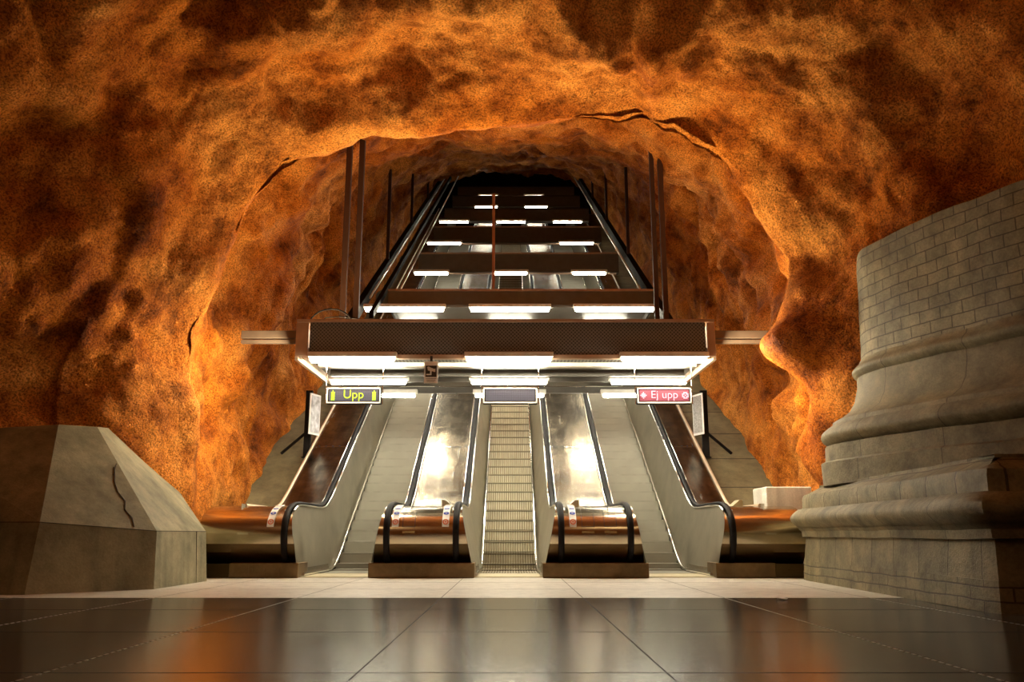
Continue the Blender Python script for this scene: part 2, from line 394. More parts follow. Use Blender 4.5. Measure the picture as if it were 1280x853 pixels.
def balustrade(label,xs0,xr0,xr1,xs1,left=True,right=True,stick=(),wing=None,door=(),wedge=None,group='escalator balustrades'):
    """xs0/xr0 left skirting and left deck edge, xr1/xs1 right ones"""
    t=empty('escalator_balustrade',((xr0+xr1)/2,13.0,0),label,'balustrade')
    # barrel-fronted newel, tapered like the inner panels
    mb=MB(); prof=front+[(13.95,RZ)]
    rows=[]
    for y,z in prof:
        a=hx(z,xs0,xr0); b=hx(z,xs1,xr1); n=14
        rows.append([(a+(b-a)*i/n,y,z-.015) for i in range(n+1)])
    mb.grid(rows[3:])
    mb.build('newel',M['newel'],t,smooth=60,label='polished curved newel front mirroring the orange hall')
    MB().grid(rows[:4]).build('recess_panel',M['recess'],t,smooth=60)
    # plinth box under it
    pb=MB(); x0,x1=xs0-(0.0 if left else 0),xs1
    pb.box(min(x0,x1),max(x0,x1),13.0,13.6,0,.215,b=.008)
    for q in (.33,.5,.66):
        xx=x0+(x1-x0)*q; pb.tube([(xx,13.0,.12),(xx,12.992,.12)],.014,10)
    pb.box(x0+(x1-x0)*.28-.004,x0+(x1-x0)*.28+.004,12.996,13.001,.01,.205); pb.box(x0+(x1-x0)*.72-.004,x0+(x1-x0)*.72+.004,12.996,13.001,.01,.205)
    pb.build('plinth',M['plinthm'],t)
    if wing:  # outward continuation of the newel
        a,b=sorted(wing); rows=[[(a+(b-a)*i/6,y,z-.015) for i in range(7)] for y,z in front]
        w=MB().grid(rows[3:]); rr=[(y,z-.015) for y,z in front]+[(13.8,.2)]
        n=len(rr); w.add([(a,y,z) for y,z in rr],[tuple(range(n))]); w.add([(b,y,z) for y,z in rr],[tuple(range(n))]); w.add([(a,13.8,.2),(b,13.8,.2),(b,13.8,RZ-.015),(a,13.8,RZ-.015)],[(0,1,2,3)])
        w.build('newel_wing',M['newel'],t,smooth=60)
        MB().grid(rows[:4]).box(a,b,13.06,13.7,0,.2).build('wing_recess',M['recess'],t)
        px=-3.95 if a<0 else 3.80; pl=MB(); pl.box(px-.08,px+.08,12.962,12.972,.62,.645); pl.build('name_plate',M['chrome'],t)
    # deck sheet between the rails, a little sunk, with joint strips and screws
    rows=[]
    for y in [13.9,14.1]+knee+inclY:
        z=smoothslope(y,RZ)-.035; rows.append([(xr0+(xr1-xr0)*i/4,y,z) for i in range(5)])
    dk=MB().grid(rows).build('deck',M['deck'],t,smooth=30)
    y=17.9; nj=0
    while y<YE-1:
        z=smoothslope(y,RZ)-.033; dz=.02*T
        jm=MB(); jm.add([(xr0+.07,y-.012,z-.012*T+.002),(xr1-.07,y-.012,z-.012*T+.002),(xr1-.07,y+.012,z+.012*T+.002),(xr0+.07,y+.012,z+.012*T+.002)],[(0,1,2,3)])
        jo=jm.build('joint_strip',M['chrome'],t)
        if nj<2:
            for q in range(5):
                xx=xr0+(xr1-xr0)*(.16+.17*q); MB().tube([(xx,y+.03,z+.018),(xx,y+.026,z+.028)],.012,8).build('screw',M['dark'],jo)
        y+=2.8; nj+=1
    for on,xs,xr,sd in ((left,xs0,xr0,1),(right,xs1,xr1,-1)):
        if on:
            inner_panel(xs,xr).build('inner_panel',M['panel'],t,smooth=30)
            # rubber handrail : a flat D section
            hp=[(xr+sd*.055,y,z) for y,z in offs_front(.03)]+[(xr+sd*.055,y,z+.03) for y,z in railpath()[len(front):]]
            MB().tube(hp,.026,10,sx=1.75).build('handrail',M['rubber'],t,smooth=60)
            # bright guide strips each side of the handrail
            for o_,r_ in ((-.006*sd,.020),(.118*sd,.014)):
                gp=[(xr+o_,y,z-.005) for y,z in railpath()[8:]]
                MB().tube(gp,r_,6).build('guide_trim',M['chrome'],t,smooth=60)
            sp=[(xs-sd*.02,y,smoothslope(y,.045,.35)) for y in [13.25,13.7,14.1]+knee+inclY]
            MB().tube(sp,.024,6).build('skirt_trim',M['chrome'],t,smooth=60)
            kp=MB(); rows=[[(xs-sd*.004+ (xr-xs)*k*.12,y,smoothslope(y,.0)+.13*k) for k in (0,1)] for y in [13.15,13.7,14.1]+knee[:8]]
            kp.grid(rows).build('kick_plate',M['chrome'],t)
        else:   # outer edge of the deck
            rows=[]
            for y in [13.4,14.1]+knee+inclY:
                z=smoothslope(y,RZ); rows.append([(xr,y,z+.01),(xr,y,z-.25),(xr,y,max(0,z-1.1))])
            MB().grid(rows).build('outer_skirting',M['panel'],t)
            MB().tube([(xr,y,smoothslope(y,RZ)-.01) for y in [13.6,14.1]+knee+inclY],.03,6).build('edge_trim',M['edge'],t,smooth=60)
    for x in stick: sticker(t,x)
    for x in door:   # small hatch outlines low on the barrel top
        dm=MB()
        o=offs_front(.002)
        for q in (5,6,7,8):
            for xx in (x-.09,x+.09): dm.tube([(xx,*o[q]),(xx,*o[q+1])],.0025,5)
        dm.tube([(x-.09,*o[5]),(x+.09,*o[5])],.0025,5); dm.tube([(x-.03,*o[9]),(x+.03,*o[9])],.006,5); dm.tube([(x,*o[9]),(x,*o[8])],.005,5)
        dm.build('hatch',M['dark'],t)
        nm_=MB(); nm_.box(x-.09,x+.09,12.962,12.970,.64,.67); nm_.build('name_plate',M['brasst'],t)
    if wedge:
        wm=MB(); x=wedge; y0=13.75; z0=RZ-.02; s=1 if x<0 else -1
        wm.add([(x-.07*s,y0,z0),(x+.10*s,y0,z0),(x-.02*s,y0,z0+.10),(x-.07*s,y0,z0+.10),(x-.07*s,y0+.3,z0),(x+.10*s,y0+.3,z0),(x-.02*s,y0+.3,z0+.1),(x-.07*s,y0+.3,z0+.1)],
               [(0,1,2,3),(7,6,5,4),(0,4,5,1),(1,5,6,2),(2,6,7,3),(3,7,4,0)]).build('slide_stop',M['comb'],t)
    return t
M['plinthm']=metal('plinth_metal',(.30,.20,.10),.38,(4,4,4),.3,.1,.4)
M['bracket']=plain('bracket_steel',(.13,.09,.06),.5,.2)
M['recess']=metal('dark_recess',(.10,.065,.03),.35,(3,8,8),.3,.05)
M['edge']=plain('edge_strip',(.62,.46,.32),.45,.3)
M['brasst']=plain('brass_plate',(.45,.30,.10),.4,.6)

XS=[(-3.12,-2.10),(-.55,.45),(2.0,2.98)]       # skirting lines of the three escalators
balustrade('outer left steel balustrade ending in a curved newel beside the sloping concrete block',-4.13,-4.13,-3.29,-3.12,left=False,stick=(-3.56,),wing=(-4.60,-4.13))
balustrade('broad steel balustrade between the left and centre escalators, newel with two pictogram strips',-2.10,-1.90,-.77,-.55,stick=(-1.72,-.98),door=(-1.52,),wedge=-1.03)
balustrade('broad steel balustrade between the centre and right escalators, newel with one pictogram strip',.45,.67,1.80,2.0,stick=(.90,),door=(1.12,1.45),wedge=.98)
balustrade('outer right steel balustrade ending in a curved newel beside the stone column base',2.98,3.19,3.85,3.85,right=False,wing=(3.85,4.32),wedge=3.55)

def step_mesh(w,mats,ribs):
    """one step: ribbed riser and grooved tread, nosing at origin, centre x=0"""
    mb=MB(); n=ribs; rows=[]
    for i in range(n*4+1):
        x=-w/2+w*i/(n*4); d=(0,.0,.012,.012)[i%4] if ribs>1 else 0
        rows.append([(x,.0+d,-.006-d*.6),(x,.006+d,-.20),(x,.03,-.235)])
    mb.grid(rows,0)
    rr_=rows
    rows=[]
    for i in range(n*4+1):
        x=-w/2+w*i/(n*4); d=(0,0,.006,.006)[i%4] if ribs>1 else 0
        rows.append([(x,d,-.006-d*.6),(x,.02,-d),(x,.40,-d)])
    mb.grid(rows,0)
    if n>1:
        for q,f_ in enumerate(mb.f): mb.mi[q]=1 if (q//2)%4 in (1,2) else 0
    mb.box(-w/2,w/2,-.004,.012,-.010,0.001,1)
    mb.box(-w/2,w/2,.0005,.02,-.232,-.185,2)
    mb.box(-w/2,w/2,-.002,.012,-.030,-.012,2)  # shadow line below the nosing, put into the colour
    mb.add([(-w/2,0,0),(-w/2,.40,0),(-w/2,.40,-.23),(-w/2,.02,-.235),(w/2,0,0),(w/2,.40,0),(w/2,.40,-.23),(w/2,.02,-.235)],[(0,1,2,3),(4,7,6,5),(3,2,6,7),(1,5,6,2)],0)
    o=mb.build('step',mats); return o
ELAB=['moving escalator on the left, its smooth grey steps climbing into the shaft','stationary centre escalator with ribbed pale steps climbing into the shaft','moving escalator on the right, its smooth grey steps climbing into the shaft']
for e,(x0,x1) in enumerate(XS):
    xc=(x0+x1)/2; w=x1-x0-.012
    t=empty('escalator',(xc,14.2,0),ELAB[e],'escalator','escalators side by side')
    cb=MB(); cb.box(x0,x1,13.15,14.15,0,.012); n=40
    for i in range(n): cb.box(x0+.01+(w/n)*i,x0+.01+(w/n)*(i+.5),14.15,14.30,0.0,.014)
    cb.build('comb_plate',M['comb'],t)
    proto=step_mesh(w,[M['stepm'],M['stepd'],M['stepshade']] if e==1 else [M['sidestep'],M['sidegap'],M['sidegap']],22 if e==1 else 1)
    ys_=[(14.28,.004),(14.66,.006),(15.03,.010),(15.39,.030),(15.73,.12)]; k=0
    y,z=16.07,.295; ys_.append((y,z))
    while len(ys_)<88: y+=.3464; z+=.2; ys_.append((y,z))
    for i,(y,z) in enumerate(ys_):
        o=proto if i==0 else proto.copy()
        if i: C.objects.link(o)
        o.parent=t; o.location=(0,y-14.2,z)

# ------------------------------------------------------------------ sloping slabs beside the escalators
def ramp_slab(name,xa,xb,label,z0,tiles):
    t=MB(); pts=[13.9 if xa>0 else 14.2,S0]+[S0+i*1.1 for i in range(1,28)]
    rows=[]
    f=lambda y:z0+max(0,(y-S0)*T)
    rows=[[(xa+(xb-xa)*i/3,y,f(y)) for i in range(4)] for y in pts]
    t.grid(rows)
    y0=pts[0]; t.add([(xa,y0,0),(xb,y0,0),(xb,y0,f(y0)),(xa,y0,f(y0))],[(0,1,2,3)])
    if tiles:
        for y in pts[1:]: 
            z=f(y); t.add([(xa,y-.012,z-.004),(xb,y-.012,z-.004),(xb,y+.012,z+.012*T+.005),(xa,y+.012,z+.012*T+.005)],[(0,1,2,3)],1)
    o=t.build(name,[M['slab'],M['crack']]); return struct(o,label)
ramp_slab('trim_1',-6.2,-4.14,'rough sloping concrete slab beside the left balustrade',.86,False)
ramp_slab('trim_2',3.86,6.2,'sloping concrete slab with joints beside the right balustrade',.86,True)

# ------------------------------------------------------------------ canopies
# (front Y, bottom z, height, half widths, depth)
GAN=[dict(y=13.7,z=3.40,h=.66,x0=-3.52,x1=3.31,d=3.6),
     dict(y=20.1,z=5.96,h=.46,x0=-3.0,x1=3.45,d=2.6),
     dict(y=26.4,z=8.80,h=.66,x0=-3.0,x1=3.42,d=.40),
     dict(y=31.3,z=11.5,h=.66,x0=-3.0,x1=3.42,d=.40),
     dict(y=36.2,z=14.2,h=.62,x0=-3.0,x1=3.42,d=.40),
     dict(y=40.8,z=16.7,h=.60,x0=-3.0,x1=3.42,d=.40),
     dict(y=44.5,z=18.8,h=.55,x0=-3.0,x1=3.42,d=.40)]
ORD=['nearest','second','third','fourth','fifth','sixth','farthest']
for i,G in enumerate(GAN):
    y,z,h,x0,x1,d=(G[k] for k in ('y','z','h','x0','x1','d'))
    lab=('wide nearest canopy with a perforated front, brown frame and display boards below' if i==0 else
         '%s dark canopy crossing the shaft above the escalators%s'%(ORD[i],', topmost of them' if i==6 else ''))
    t=empty('lighting_canopy',(CX,y,z),lab,'canopy','canopies stepping up the escalator shaft')
    m=MB(); fx0,fx1=(x0+.22,x1-.15) if i==0 else (x0,x1)
    m.box(fx0,fx1,y+.02,y+.05,z+.07,z+h-.05); m.build('fascia',M['fascia'] if i<1 else M['tray'],t)
    m=MB(); m.box(x0,x1,y-.02,y+.10,z+h-.05,z+h,b=.006); m.build('top_rail',M['brown'] if i<4 else M['dark'],t)
    m=MB(); m.box(x0+(.12 if i==0 else 0),x1-(.1 if i==0 else 0),y-.01,y+.09,z,z+.07,b=.006); m.build('bottom_rail',M['brown'] if i==0 else M['tray'],t)
    m=MB(); m.box(x0,x1,y+.08,y+d,z+.16,z+.20); m.build('underside',M['tray'],t)
    if i==0:
        for xa,xb in ((x0,x0+.20),(x1-.13,x1)):
            m=MB(); m.box(xa,xb,y-.015,y+.06,z+.04,z+h-.06,b=.006); m.build('corner_post',M['brown'],t)
        for xa,xb,s in ((x0,x0+.05,1),(x1-.05,x1,-1)):
            m=MB(); m.box(xa,xb,y+.06,y+d,z+.05,z+h-.02)
            m.add([(xa,y,z+.06),(xb,y,z+.06),(xb+s*.25,y+1.1,z-.12),(xa+s*.25,y+1.1,z-.12),(xa,y,z-.02),(xb,y,z-.02),(xb+s*.25,y+1.1,z-.20),(xa+s*.25,y+1.1,z-.20)],[(0,1,2,3),(7,6,5,4),(0,4,5,1),(1,5,6,2),(2,6,7,3),(3,7,4,0)])
            m.build('end_panel',M['edge'],t)
        m=MB(); m.box(x0+.25,x1-.2,y+.55,y+.72,z-.02,z+.05,b=.01); m.build('lip_bar',M['lip'],t)
        m=MB(); m.box(x0+.2,x1-.15,y+.1,y+.54,z+.05,z+.07); m.build('perforated_soffit',M['fascia'],t)
        for yy in (y+1.35,y+1.95,y+3.2): 
            m=MB(); m.box(x0+.3,x1-.25,yy,yy+.08,z-.04,z+.08); m.build('cross_beam',M['tray'],t)
    else:
        for xa in (x0,x1-.05):
            m=MB(); m.box(xa,xa+.05,y+.05,y+d,z+.02,z+h-.02); m.build('end_panel',M['dark'],t)
        m=MB(); m.box(x0,x1,y+d-.08,y+d,z+.05,z+.22); m.build('back_rail',M['brown'] if i<4 else M['dark'],t)
EX=[-2.58,CX,2.46]
EN=['left','centre','right']
def tubelight(x0,x1,y,z,lab,r=.03,near=True,grp='fluorescent tube lights',mat=None):
    t=empty('tube_light',((x0+x1)/2,y,z),lab,'light',grp)
    m=MB(); m.box(x0-.06,x1+.06,y-.05,y+.07,z+.045,z+.13,b=.008); m.build('housing',M['housing'],t)
    m=MB(); m.tube([(x0,y,z),(x1,y,z)],r,10); m.build('tube',mat or (M['tubem'] if near else M['tubefar']),t,smooth=60)
    m=MB(); m.box(x0-.03,x0,y-.02,y+.02,z-.01,z+.05); m.box(x1,x1+.03,y-.02,y+.02,z-.01,z+.05); m.build('end_cap',M['housing'],t)
# nearest canopy: three rows
rows=[(13.72,3.37,'along its front edge'),(15.3,3.28,'second row back'),(16.8,3.28,'third row back')]
G=GAN[0]
for j,(y,z,w_) in enumerate(rows):
    for k,xc in enumerate(EX):
        tubelight(xc-.66,xc+.66,y-(.06 if j==0 else 0),z,'glowing tube light above the %s escalator under the nearest canopy, %s'%(EN[k],w_),r=.045 if j==0 else .03,mat=M['tubefront'] if j==0 else None)
for j,(y,z,w_,hl,r) in enumerate([(20.05,5.90,'front row',.93,.055),(22.3,5.95,'back row',.55,.03)]):
    for k,xc in enumerate(EX):
        tubelight(xc-hl,xc+hl,y,z,'glowing tube light above the %s escalator under the second canopy, %s'%(EN[k],w_),r=r,mat=M['tubemid'] if j==0 else None)
for gi,hl,which in ((2,.52,(0,1,2)),(3,.62,(0,2)),(4,.62,(0,1,2))):
    G=GAN[gi]
    for k in which:
        tubelight(EX[k]-hl,EX[k]+hl,G['y']-.03,G['z']-.06,'thin glowing tube light above the %s escalator under the %s canopy'%(EN[k],ORD[gi]),r=.035,near=False)
for gi,hl in ((5,.55),(6,.5)):
    G=GAN[gi]
    for s,nn in ((-1,'left'),(1,'right')):
        tubelight(CX+s*1.25-hl,CX+s*1.25+hl,G['y']-.03,G['z']-.05,'faint tube light under the %s canopy, %s of the two'%(ORD[gi],nn),r=.02,near=False)

# long sloping beams carrying the canopies
def slopebeam(x,w,h,z0,lab,mat,name='sloping_beam',y0=20.1,y1=45.5):
    f=lambda y:z0+(y-20.1)*T
    m=MB(); vs=[(xx,yy,f(yy)+zz) for yy in (y0,y1) for zz in (0,h) for xx in (x-w/2,x+w/2)]
    m.add(vs,[(0,1,3,2),(4,6,7,5),(0,4,5,1),(2,3,7,6),(0,2,6,4),(1,5,7,3)])
    o=m.build(name,mat); tag(o,lab,'beam','sloping beams beside the canopies'); return o
slopebeam(-3.72,.16,.30,5.75,'black sloping beam along the left rock wall, outermost on that side',M['black'],y0=18.6)
slopebeam(3.58,.16,.30,5.75,'black sloping beam along the right rock wall',M['black'],y0=18.6)
slopebeam(-3.2,.10,.16,6.05,'black sloping beam inside the outermost left one',M['black'],y0=19.0)
slopebeam(-2.78,.035,.05,6.22,'thin pale sloping rail just left of the canopy fronts',M['lip'],y0=20.2)
slopebeam(-3.45,.03,.05,6.15,'thin pale sloping rail between the two left black beams',M['lip'],y0=20.2)
slopebeam(3.32,.03,.05,5.98,'thin pale sloping rail inside the right black beam',M['lip'],y0=20.2)

# hangers
def rodobj(x,y,z0,z1,lab,s=.045,mat=None,name='hanging_rod'):
    m=MB(); m.box(x-s,x+s,y-s,y+s,z0,z1); m.box(x-s*2,x+s*2,y-s*2,y+s*2,z0,z0+.03); o=m.build(name,mat or M['rod'])
    tag(o,lab,'rod','hangers holding the canopies')
rodobj(-3.02,14.9,3.6,8.3,'dark hanging rod left of the shaft, outer of the near pair',.05)
rodobj(-2.84,15.2,3.6,8.4,'dark hanging rod left of the shaft, inner of the near pair',.05)
rodobj(2.88,16.6,3.6,8.9,'dark hanging rod right of the shaft, inner of the near pair',.045)
rodobj(3.02,16.4,3.6,8.8,'dark hanging rod right of the shaft, outer of the near pair',.05)
for k,(x,y) in enumerate([(-3.72,24.6),(-3.72,30.2),(-3.72,35.8)]):
    rodobj(x,y,5.9+(y-20.1)*T,5.9+(y-20.1)*T+3.4-.35*k,'thin dark rod above the left black beam, %s of three going up'%('first','second','last')[k],.045)
for k,(x,y) in enumerate([(3.58,25.3),(3.58,30.8),(3.58,36.0)]):
    rodobj(x,y,5.9+(y-20.1)*T,5.9+(y-20.1)*T+3.0-.4*k,'thin dark rod above the right black beam, %s of three going up'%('first','second','last')[k],.045)
rodobj(-.46,20.5,6.35,9.05,'brown mast standing on the second canopy, left of centre',.035,M['copper'],'mast')

# wall brackets of the nearest canopy
for xa,xb,lab in ((-4.5,-3.52,'steel cross beam from left rock wall to the nearest canopy'),(3.31,4.9,'steel cross beam from right rock wall to the nearest canopy')):
    t=empty('wall_beam',((xa+xb)/2,14.0,3.85),lab,'beam')
    m=MB(); m.box(xa,xb,13.95,14.07,3.80,3.93,b=.006); m.build('upper_flange',M['bracket'],t); m=MB(); m.box(xa,xb,13.97,14.05,3.72,3.775); m.build('lower_flange',M['bracket'],t)
# looping cable
cp=[(-3.45,14.1,4.02)]+[(-3.05-.38*math.cos(a),14.1,4.02+.32*math.sin(a)) for a in [math.pi*k/12 for k in range(1,12)]]+[(-2.6,14.1,4.05)]
o=MB().tube(cp,.014,6).build('cable',M['black'],smooth=60); tag(o,'black cable looping over the left end of the nearest canopy','cable')
o=MB().tube([(-3.3,14.15,4.02),(-3.15,14.15,4.2),(-2.9,14.15,4.22),(-2.5,14.15,4.16)],.012,6).build('cable',M['black'],smooth=60); tag(o,'straight black cable running inward beneath the looping cable','cable')

# ------------------------------------------------------------------ display boards
def textmesh(s,size,mat,parent,loc,name='lettering',mirror=False):
    cu=bpy.data.curves.new(name,'FONT'); cu.body=s; cu.size=size; cu.align_x='CENTER'; cu.align_y='CENTER'; cu.extrude=.002; cu.offset=-.001
    ob=bpy.data.objects.new('tmp',cu); C.objects.link(ob); dg=bpy.context.evaluated_depsgraph_get()
    me=bpy.data.meshes.new_from_object(ob.evaluated_get(dg)); bpy.data.objects.remove(ob)
    me.materials.clear(); me.materials.append(mat)
    o=bpy.data.objects.new(name,me); C.objects.link(o); o.parent=parent; o.rotation_euler=(math.radians(90),0,0); o.location=loc; return o
def board(x,lab,kind):
    y=13.9; zc=2.83; w,h=.445,.135
    t=empty('display_board',(x,y,zc),lab,'display','display boards below the canopy')
    m=MB(); m.box(x-w,x+w,y,y+.12,zc-h,zc+h,b=.008); m.build('case',M['black'],t)
    fr=MB()
    for a in ((x-w+.005,x+w-.005,zc+h-.028,zc+h-.008),(x-w+.005,x+w-.005,zc-h+.008,zc-h+.028),(x-w+.005,x-w+.025,zc-h+.01,zc+h-.01),(x+w-.025,x+w-.005,zc-h+.01,zc+h-.01)):
        fr.box(a[0],a[1],y-.012,y-.001,a[2],a[3])
    fr.build('frame',M['lip'],t)
    sc_=MB(); sc_.box(x-w+.045,x+w-.045,y-.006,y,zc-h+.045,zc+h-.045)
    s=sc_.build('screen',{'up':M['ledgrey'],'off':M['ledoff'],'no':M['ledpink']}[kind],t)
    gm=MB(); n=34
    for i in range(n+1): xx=x-w+.045+(2*w-.09)*i/n; gm.box(xx-.0022,xx+.0022,y-.009,y-.006,zc-h+.045,zc+h-.045)
    for i in range(9): zz=zc-h+.045+(2*h-.09)*i/8; gm.box(x-w+.045,x+w-.045,y-.009,y-.006,zz-.0022,zz+.0022)
    if kind!='no': gm.build('dot_grid',M['signk'],s)
    tl=lambda o:(o)
    if kind=='up':
        tm=textmesh('Upp',.20,M['ledy'],t,(0,-.016,.012))
        for sx in (-1,1):
            a=MB(); c=x+sx*.335
            for dx,dz in [(i,j) for i in (-1,0,1) for j in (-3,-2,-1,0,1,2,3)]:
                if abs(dx)==1 and dz in (3,): continue
                a.box(c+dx*.021-.008,c+dx*.021+.008,y-.018,y-.009,zc+dz*.024-.009,zc+dz*.024+.009)
            a.build('lit_block',M['ledy'],t)
    if kind=='no':
        tm=textmesh('Ej upp',.18,M['ledp'],t,(0,-.016,.008))
        for sx in (-1,1):
            a=MB(); c=x+sx*.34
            pat=['..X..','.XXX.','XXXXX','.XXX.','..X..'] if sx<0 else ['.XXX.','XX.XX','X.X.X','XX.XX','.XXX.']
            for j,row in enumerate(pat):
                for i,ch in enumerate(row):
                    if ch=='X': a.box(c+(i-2)*.022-.009,c+(i-2)*.022+.009,y-.018,y-.009,zc+(2-j)*.022-.009,zc+(2-j)*.022+.009)
            a.build('lit_emblem',M['ledp'],t)
    for sx in (-1,1):
        m=MB(); m.box(x+sx*(w+.02)-.006,x+sx*(w+.02)+.006,y+.04,y+.052,zc-h,3.42); m.build('hanger',M['chrome'],t)
    m=MB(); m.box(x-w-.02,x+w+.02,y+.035,y+.055,zc+h+.005,zc+h+.02); m.build('hanger_bar',M['chrome'],t)
board(-2.58,'display board reading Upp in yellow between two lit blocks','up')
board(CX+.02,'blank grey display board in front of the centre escalator','off')
board(2.48,'display board reading Ej upp in pink between two round emblems','no')

# camera notice
x,y,zc=-1.30,13.62,3.17
t=empty('camera_notice',(x,y,zc),'small white notice with a black security camera picture hung from canopy','sign')
m=MB(); m.box(x-.11,x+.11,y,y+.012,zc-.185,zc+.17); m.build('plate',M['signw'],t)
m=MB(); m.box(x-.09,x+.09,y-.004,y,zc-.085,zc+.10); m.build('black_field',M['signk'],t)
m=MB(); m.add([(x-.065,y-.006,zc+.075),(x-.04,y-.006,zc+.085),(x+.05,y-.006,zc+.045),(x+.07,y-.006,zc+.05),(x+.07,y-.006,zc-.0),(x+.05,y-.006,zc-.005),(x+.03,y-.006,zc+.005),(x-.05,y-.006,zc+.02)],[tuple(range(8))])
m.box(x-.015,x+.01,y-.006,y-.005,zc-.045,zc+.015); m.box(x-.075,x+.01,y-.006,y-.005,zc-.055,zc-.035); m.build('camera_symbol',M['signw'],t)
m=MB()
for k in range(3): m.box(x-.085+.01*k,x+.085-.012*k,y-.004,y,zc-.115-.024*k,zc-.106-.024*k)
m.build('text_lines',M['signg'],t)
m=MB(); m.box(x-.02,x+.02,y+.002,y+.02,zc+.17,3.43); m.build('hanger',M['signk'],t)

# side notice boards on dark posts with a strut
def sidepost(sx,x,y,lab,dark):
    t=empty('notice_post',(x,y,1.2),lab,'sign')
    zb_=.86+max(0,(y-S0)*T)
    m=MB(); m.box(x-.065,x+.065,y-.05,y+.05,zb_,3.55); m.build('post',M['black'],t)
    m=MB(); m.box(x-.09,x+.09,y-.07,y+.07,zb_,zb_+.02); m.build('foot_plate',M['black'],t)
    m=MB(); m.tube([(x,y,zb_+.55),(x+sx*.55,y+.1,zb_+.10)],.03,6); m.build('strut',M['black'],t)
    bx=x-sx*.17; a=math.radians(72)*(-sx)
    ux,uy=math.cos(a)*.30,math.sin(a)*.30
    # vertical board turned well away, facing the escalator
    c=Vector((bx,y-.16,3.03)); m=MB()
    def slab(m,hw,hh,off,th):
        nx,ny=-uy/.30*off,ux/.30*off; tx,ty=-uy/.30*th,ux/.30*th
        ex,ey=ux/.30*hw,uy/.30*hw
        vs=[(c.x+s*ex+nx+q*tx,c.y+s*ey+ny+q*ty,c.z+z_) for q in (0,1) for z_ in (-hh,hh) for s in (-1,1)]
        m.add(vs,[(0,1,3,2),(4,6,7,5),(0,4,5,1),(2,3,7,6),(0,2,6,4),(1,5,7,3)]); return m
    slab(m,.20,.42,0,.02); m.build('notice_frame',M['signw'],t)
    for q in (-.012,.022):
        m=MB(); slab(m,.165,.38,q,.01); m.build('notice_sheet',M['signg'] if dark else M['sheet'],t)
M['sheet']=plain('blue_grey_sheet',(.55,.56,.60),.5,0,.45,9)
sidepost(-1,-4.22,17.8,'narrow pale notice board turned sideways on a dark post, left of the escalators',False)
sidepost(1,3.99,17.8,'narrow grey notice board turned sideways on a dark post, right of the escalators',True)

# ------------------------------------------------------------------ faceted concrete block, left
def concrete_block():
    t=empty('concrete_block',(-5.2,11.5,0),'large faceted concrete block beside the outer left newel','concrete block')
    zl=.66
    low=[(-4.15,10.38),(-4.15,12.15),(-4.62,13.0),(-7.5,14.6),(-8.4,9.3),(-5.12,9.42)]
    inn=[(-4.20,10.44),(-4.20,12.12),(-4.66,12.9),(-7.5,14.5),(-8.4,9.4),(-5.10,9.52)]
    m=MB(); n=6
    m.add([(x,y,0) for x,y in low]+[(x,y,zl+(.09 if i in (5,4) else 0)) for i,(x,y) in enumerate(inn)],[(i,(i+1)%n,n+(i+1)%n,n+i) for i in range(n)])
    m.build('lower_block',M['conc'],t)
    T1=(-5.75,10.9,1.98); T2=(-5.45,11.3,2.0); T3=(-6.2,14.3,2.3); T4=(-7.3,10.3,1.80)
    L=[(x,y,zl+(.09 if i in (5,4) else 0)) for i,(x,y) in enumerate(inn)]
    m=MB(); vs=L+[T1,T2,T3,T4]; a,b,c,d,e,f,t1,t2,t3,t4=range(10)
    m.add(vs,[(f,a,t2,t1),(a,b,t2),(b,c,t3,t2),(c,d,t3),(f,t1,t4,e),(t1,t2,t3,t4),(d,e,t4,t3)])
    m.build('upper_block',M['conc'],t)
    # joint lines and a crack on the upper face
    def on(u,v,q):  # q: quad corners bilinear
        A,B,Cc,D=[Vector(p) for p in q]; return A*(1-u)*(1-v)+B*u*(1-v)+Cc*u*v+D*(1-u)*v
    q=(L[5],L[0],T2,T1); nrm=(Vector(L[0])-Vector(L[5])).cross(Vector(T1)-Vector(L[5])).normalized()
    if nrm.y>0: nrm=-nrm
    cr=MB(); pts=[(.80,.02),(.82,.10),(.78,.17),(.83,.25),(.79,.33),(.80,.43),(.85,.50),(.90,.58)]
    P3=[on(u,v,q)+nrm*.004 for u,v in pts]; cr.tube(P3,.006,5)
    cr.tube([on(.83,.5,q)+nrm*.004,on(.97,.62,q)+nrm*.004],.004,5)
    cr.build('crack',M['crack'],t)
    jn=MB(); 
    for A,B in ((L[5],L[0]),(L[0],L[1]),(L[4],L[5])): jn.tube([Vector(A)+Vector((0,-.002,0)),Vector(B)+Vector((0,-.002,0))],.004,5)
    jn.tube([Vector((-4.15,11.75,0)),Vector((-4.195,11.75,zl))],.004,5)
    jn.build('joint',M['crack'],t)
concrete_block()

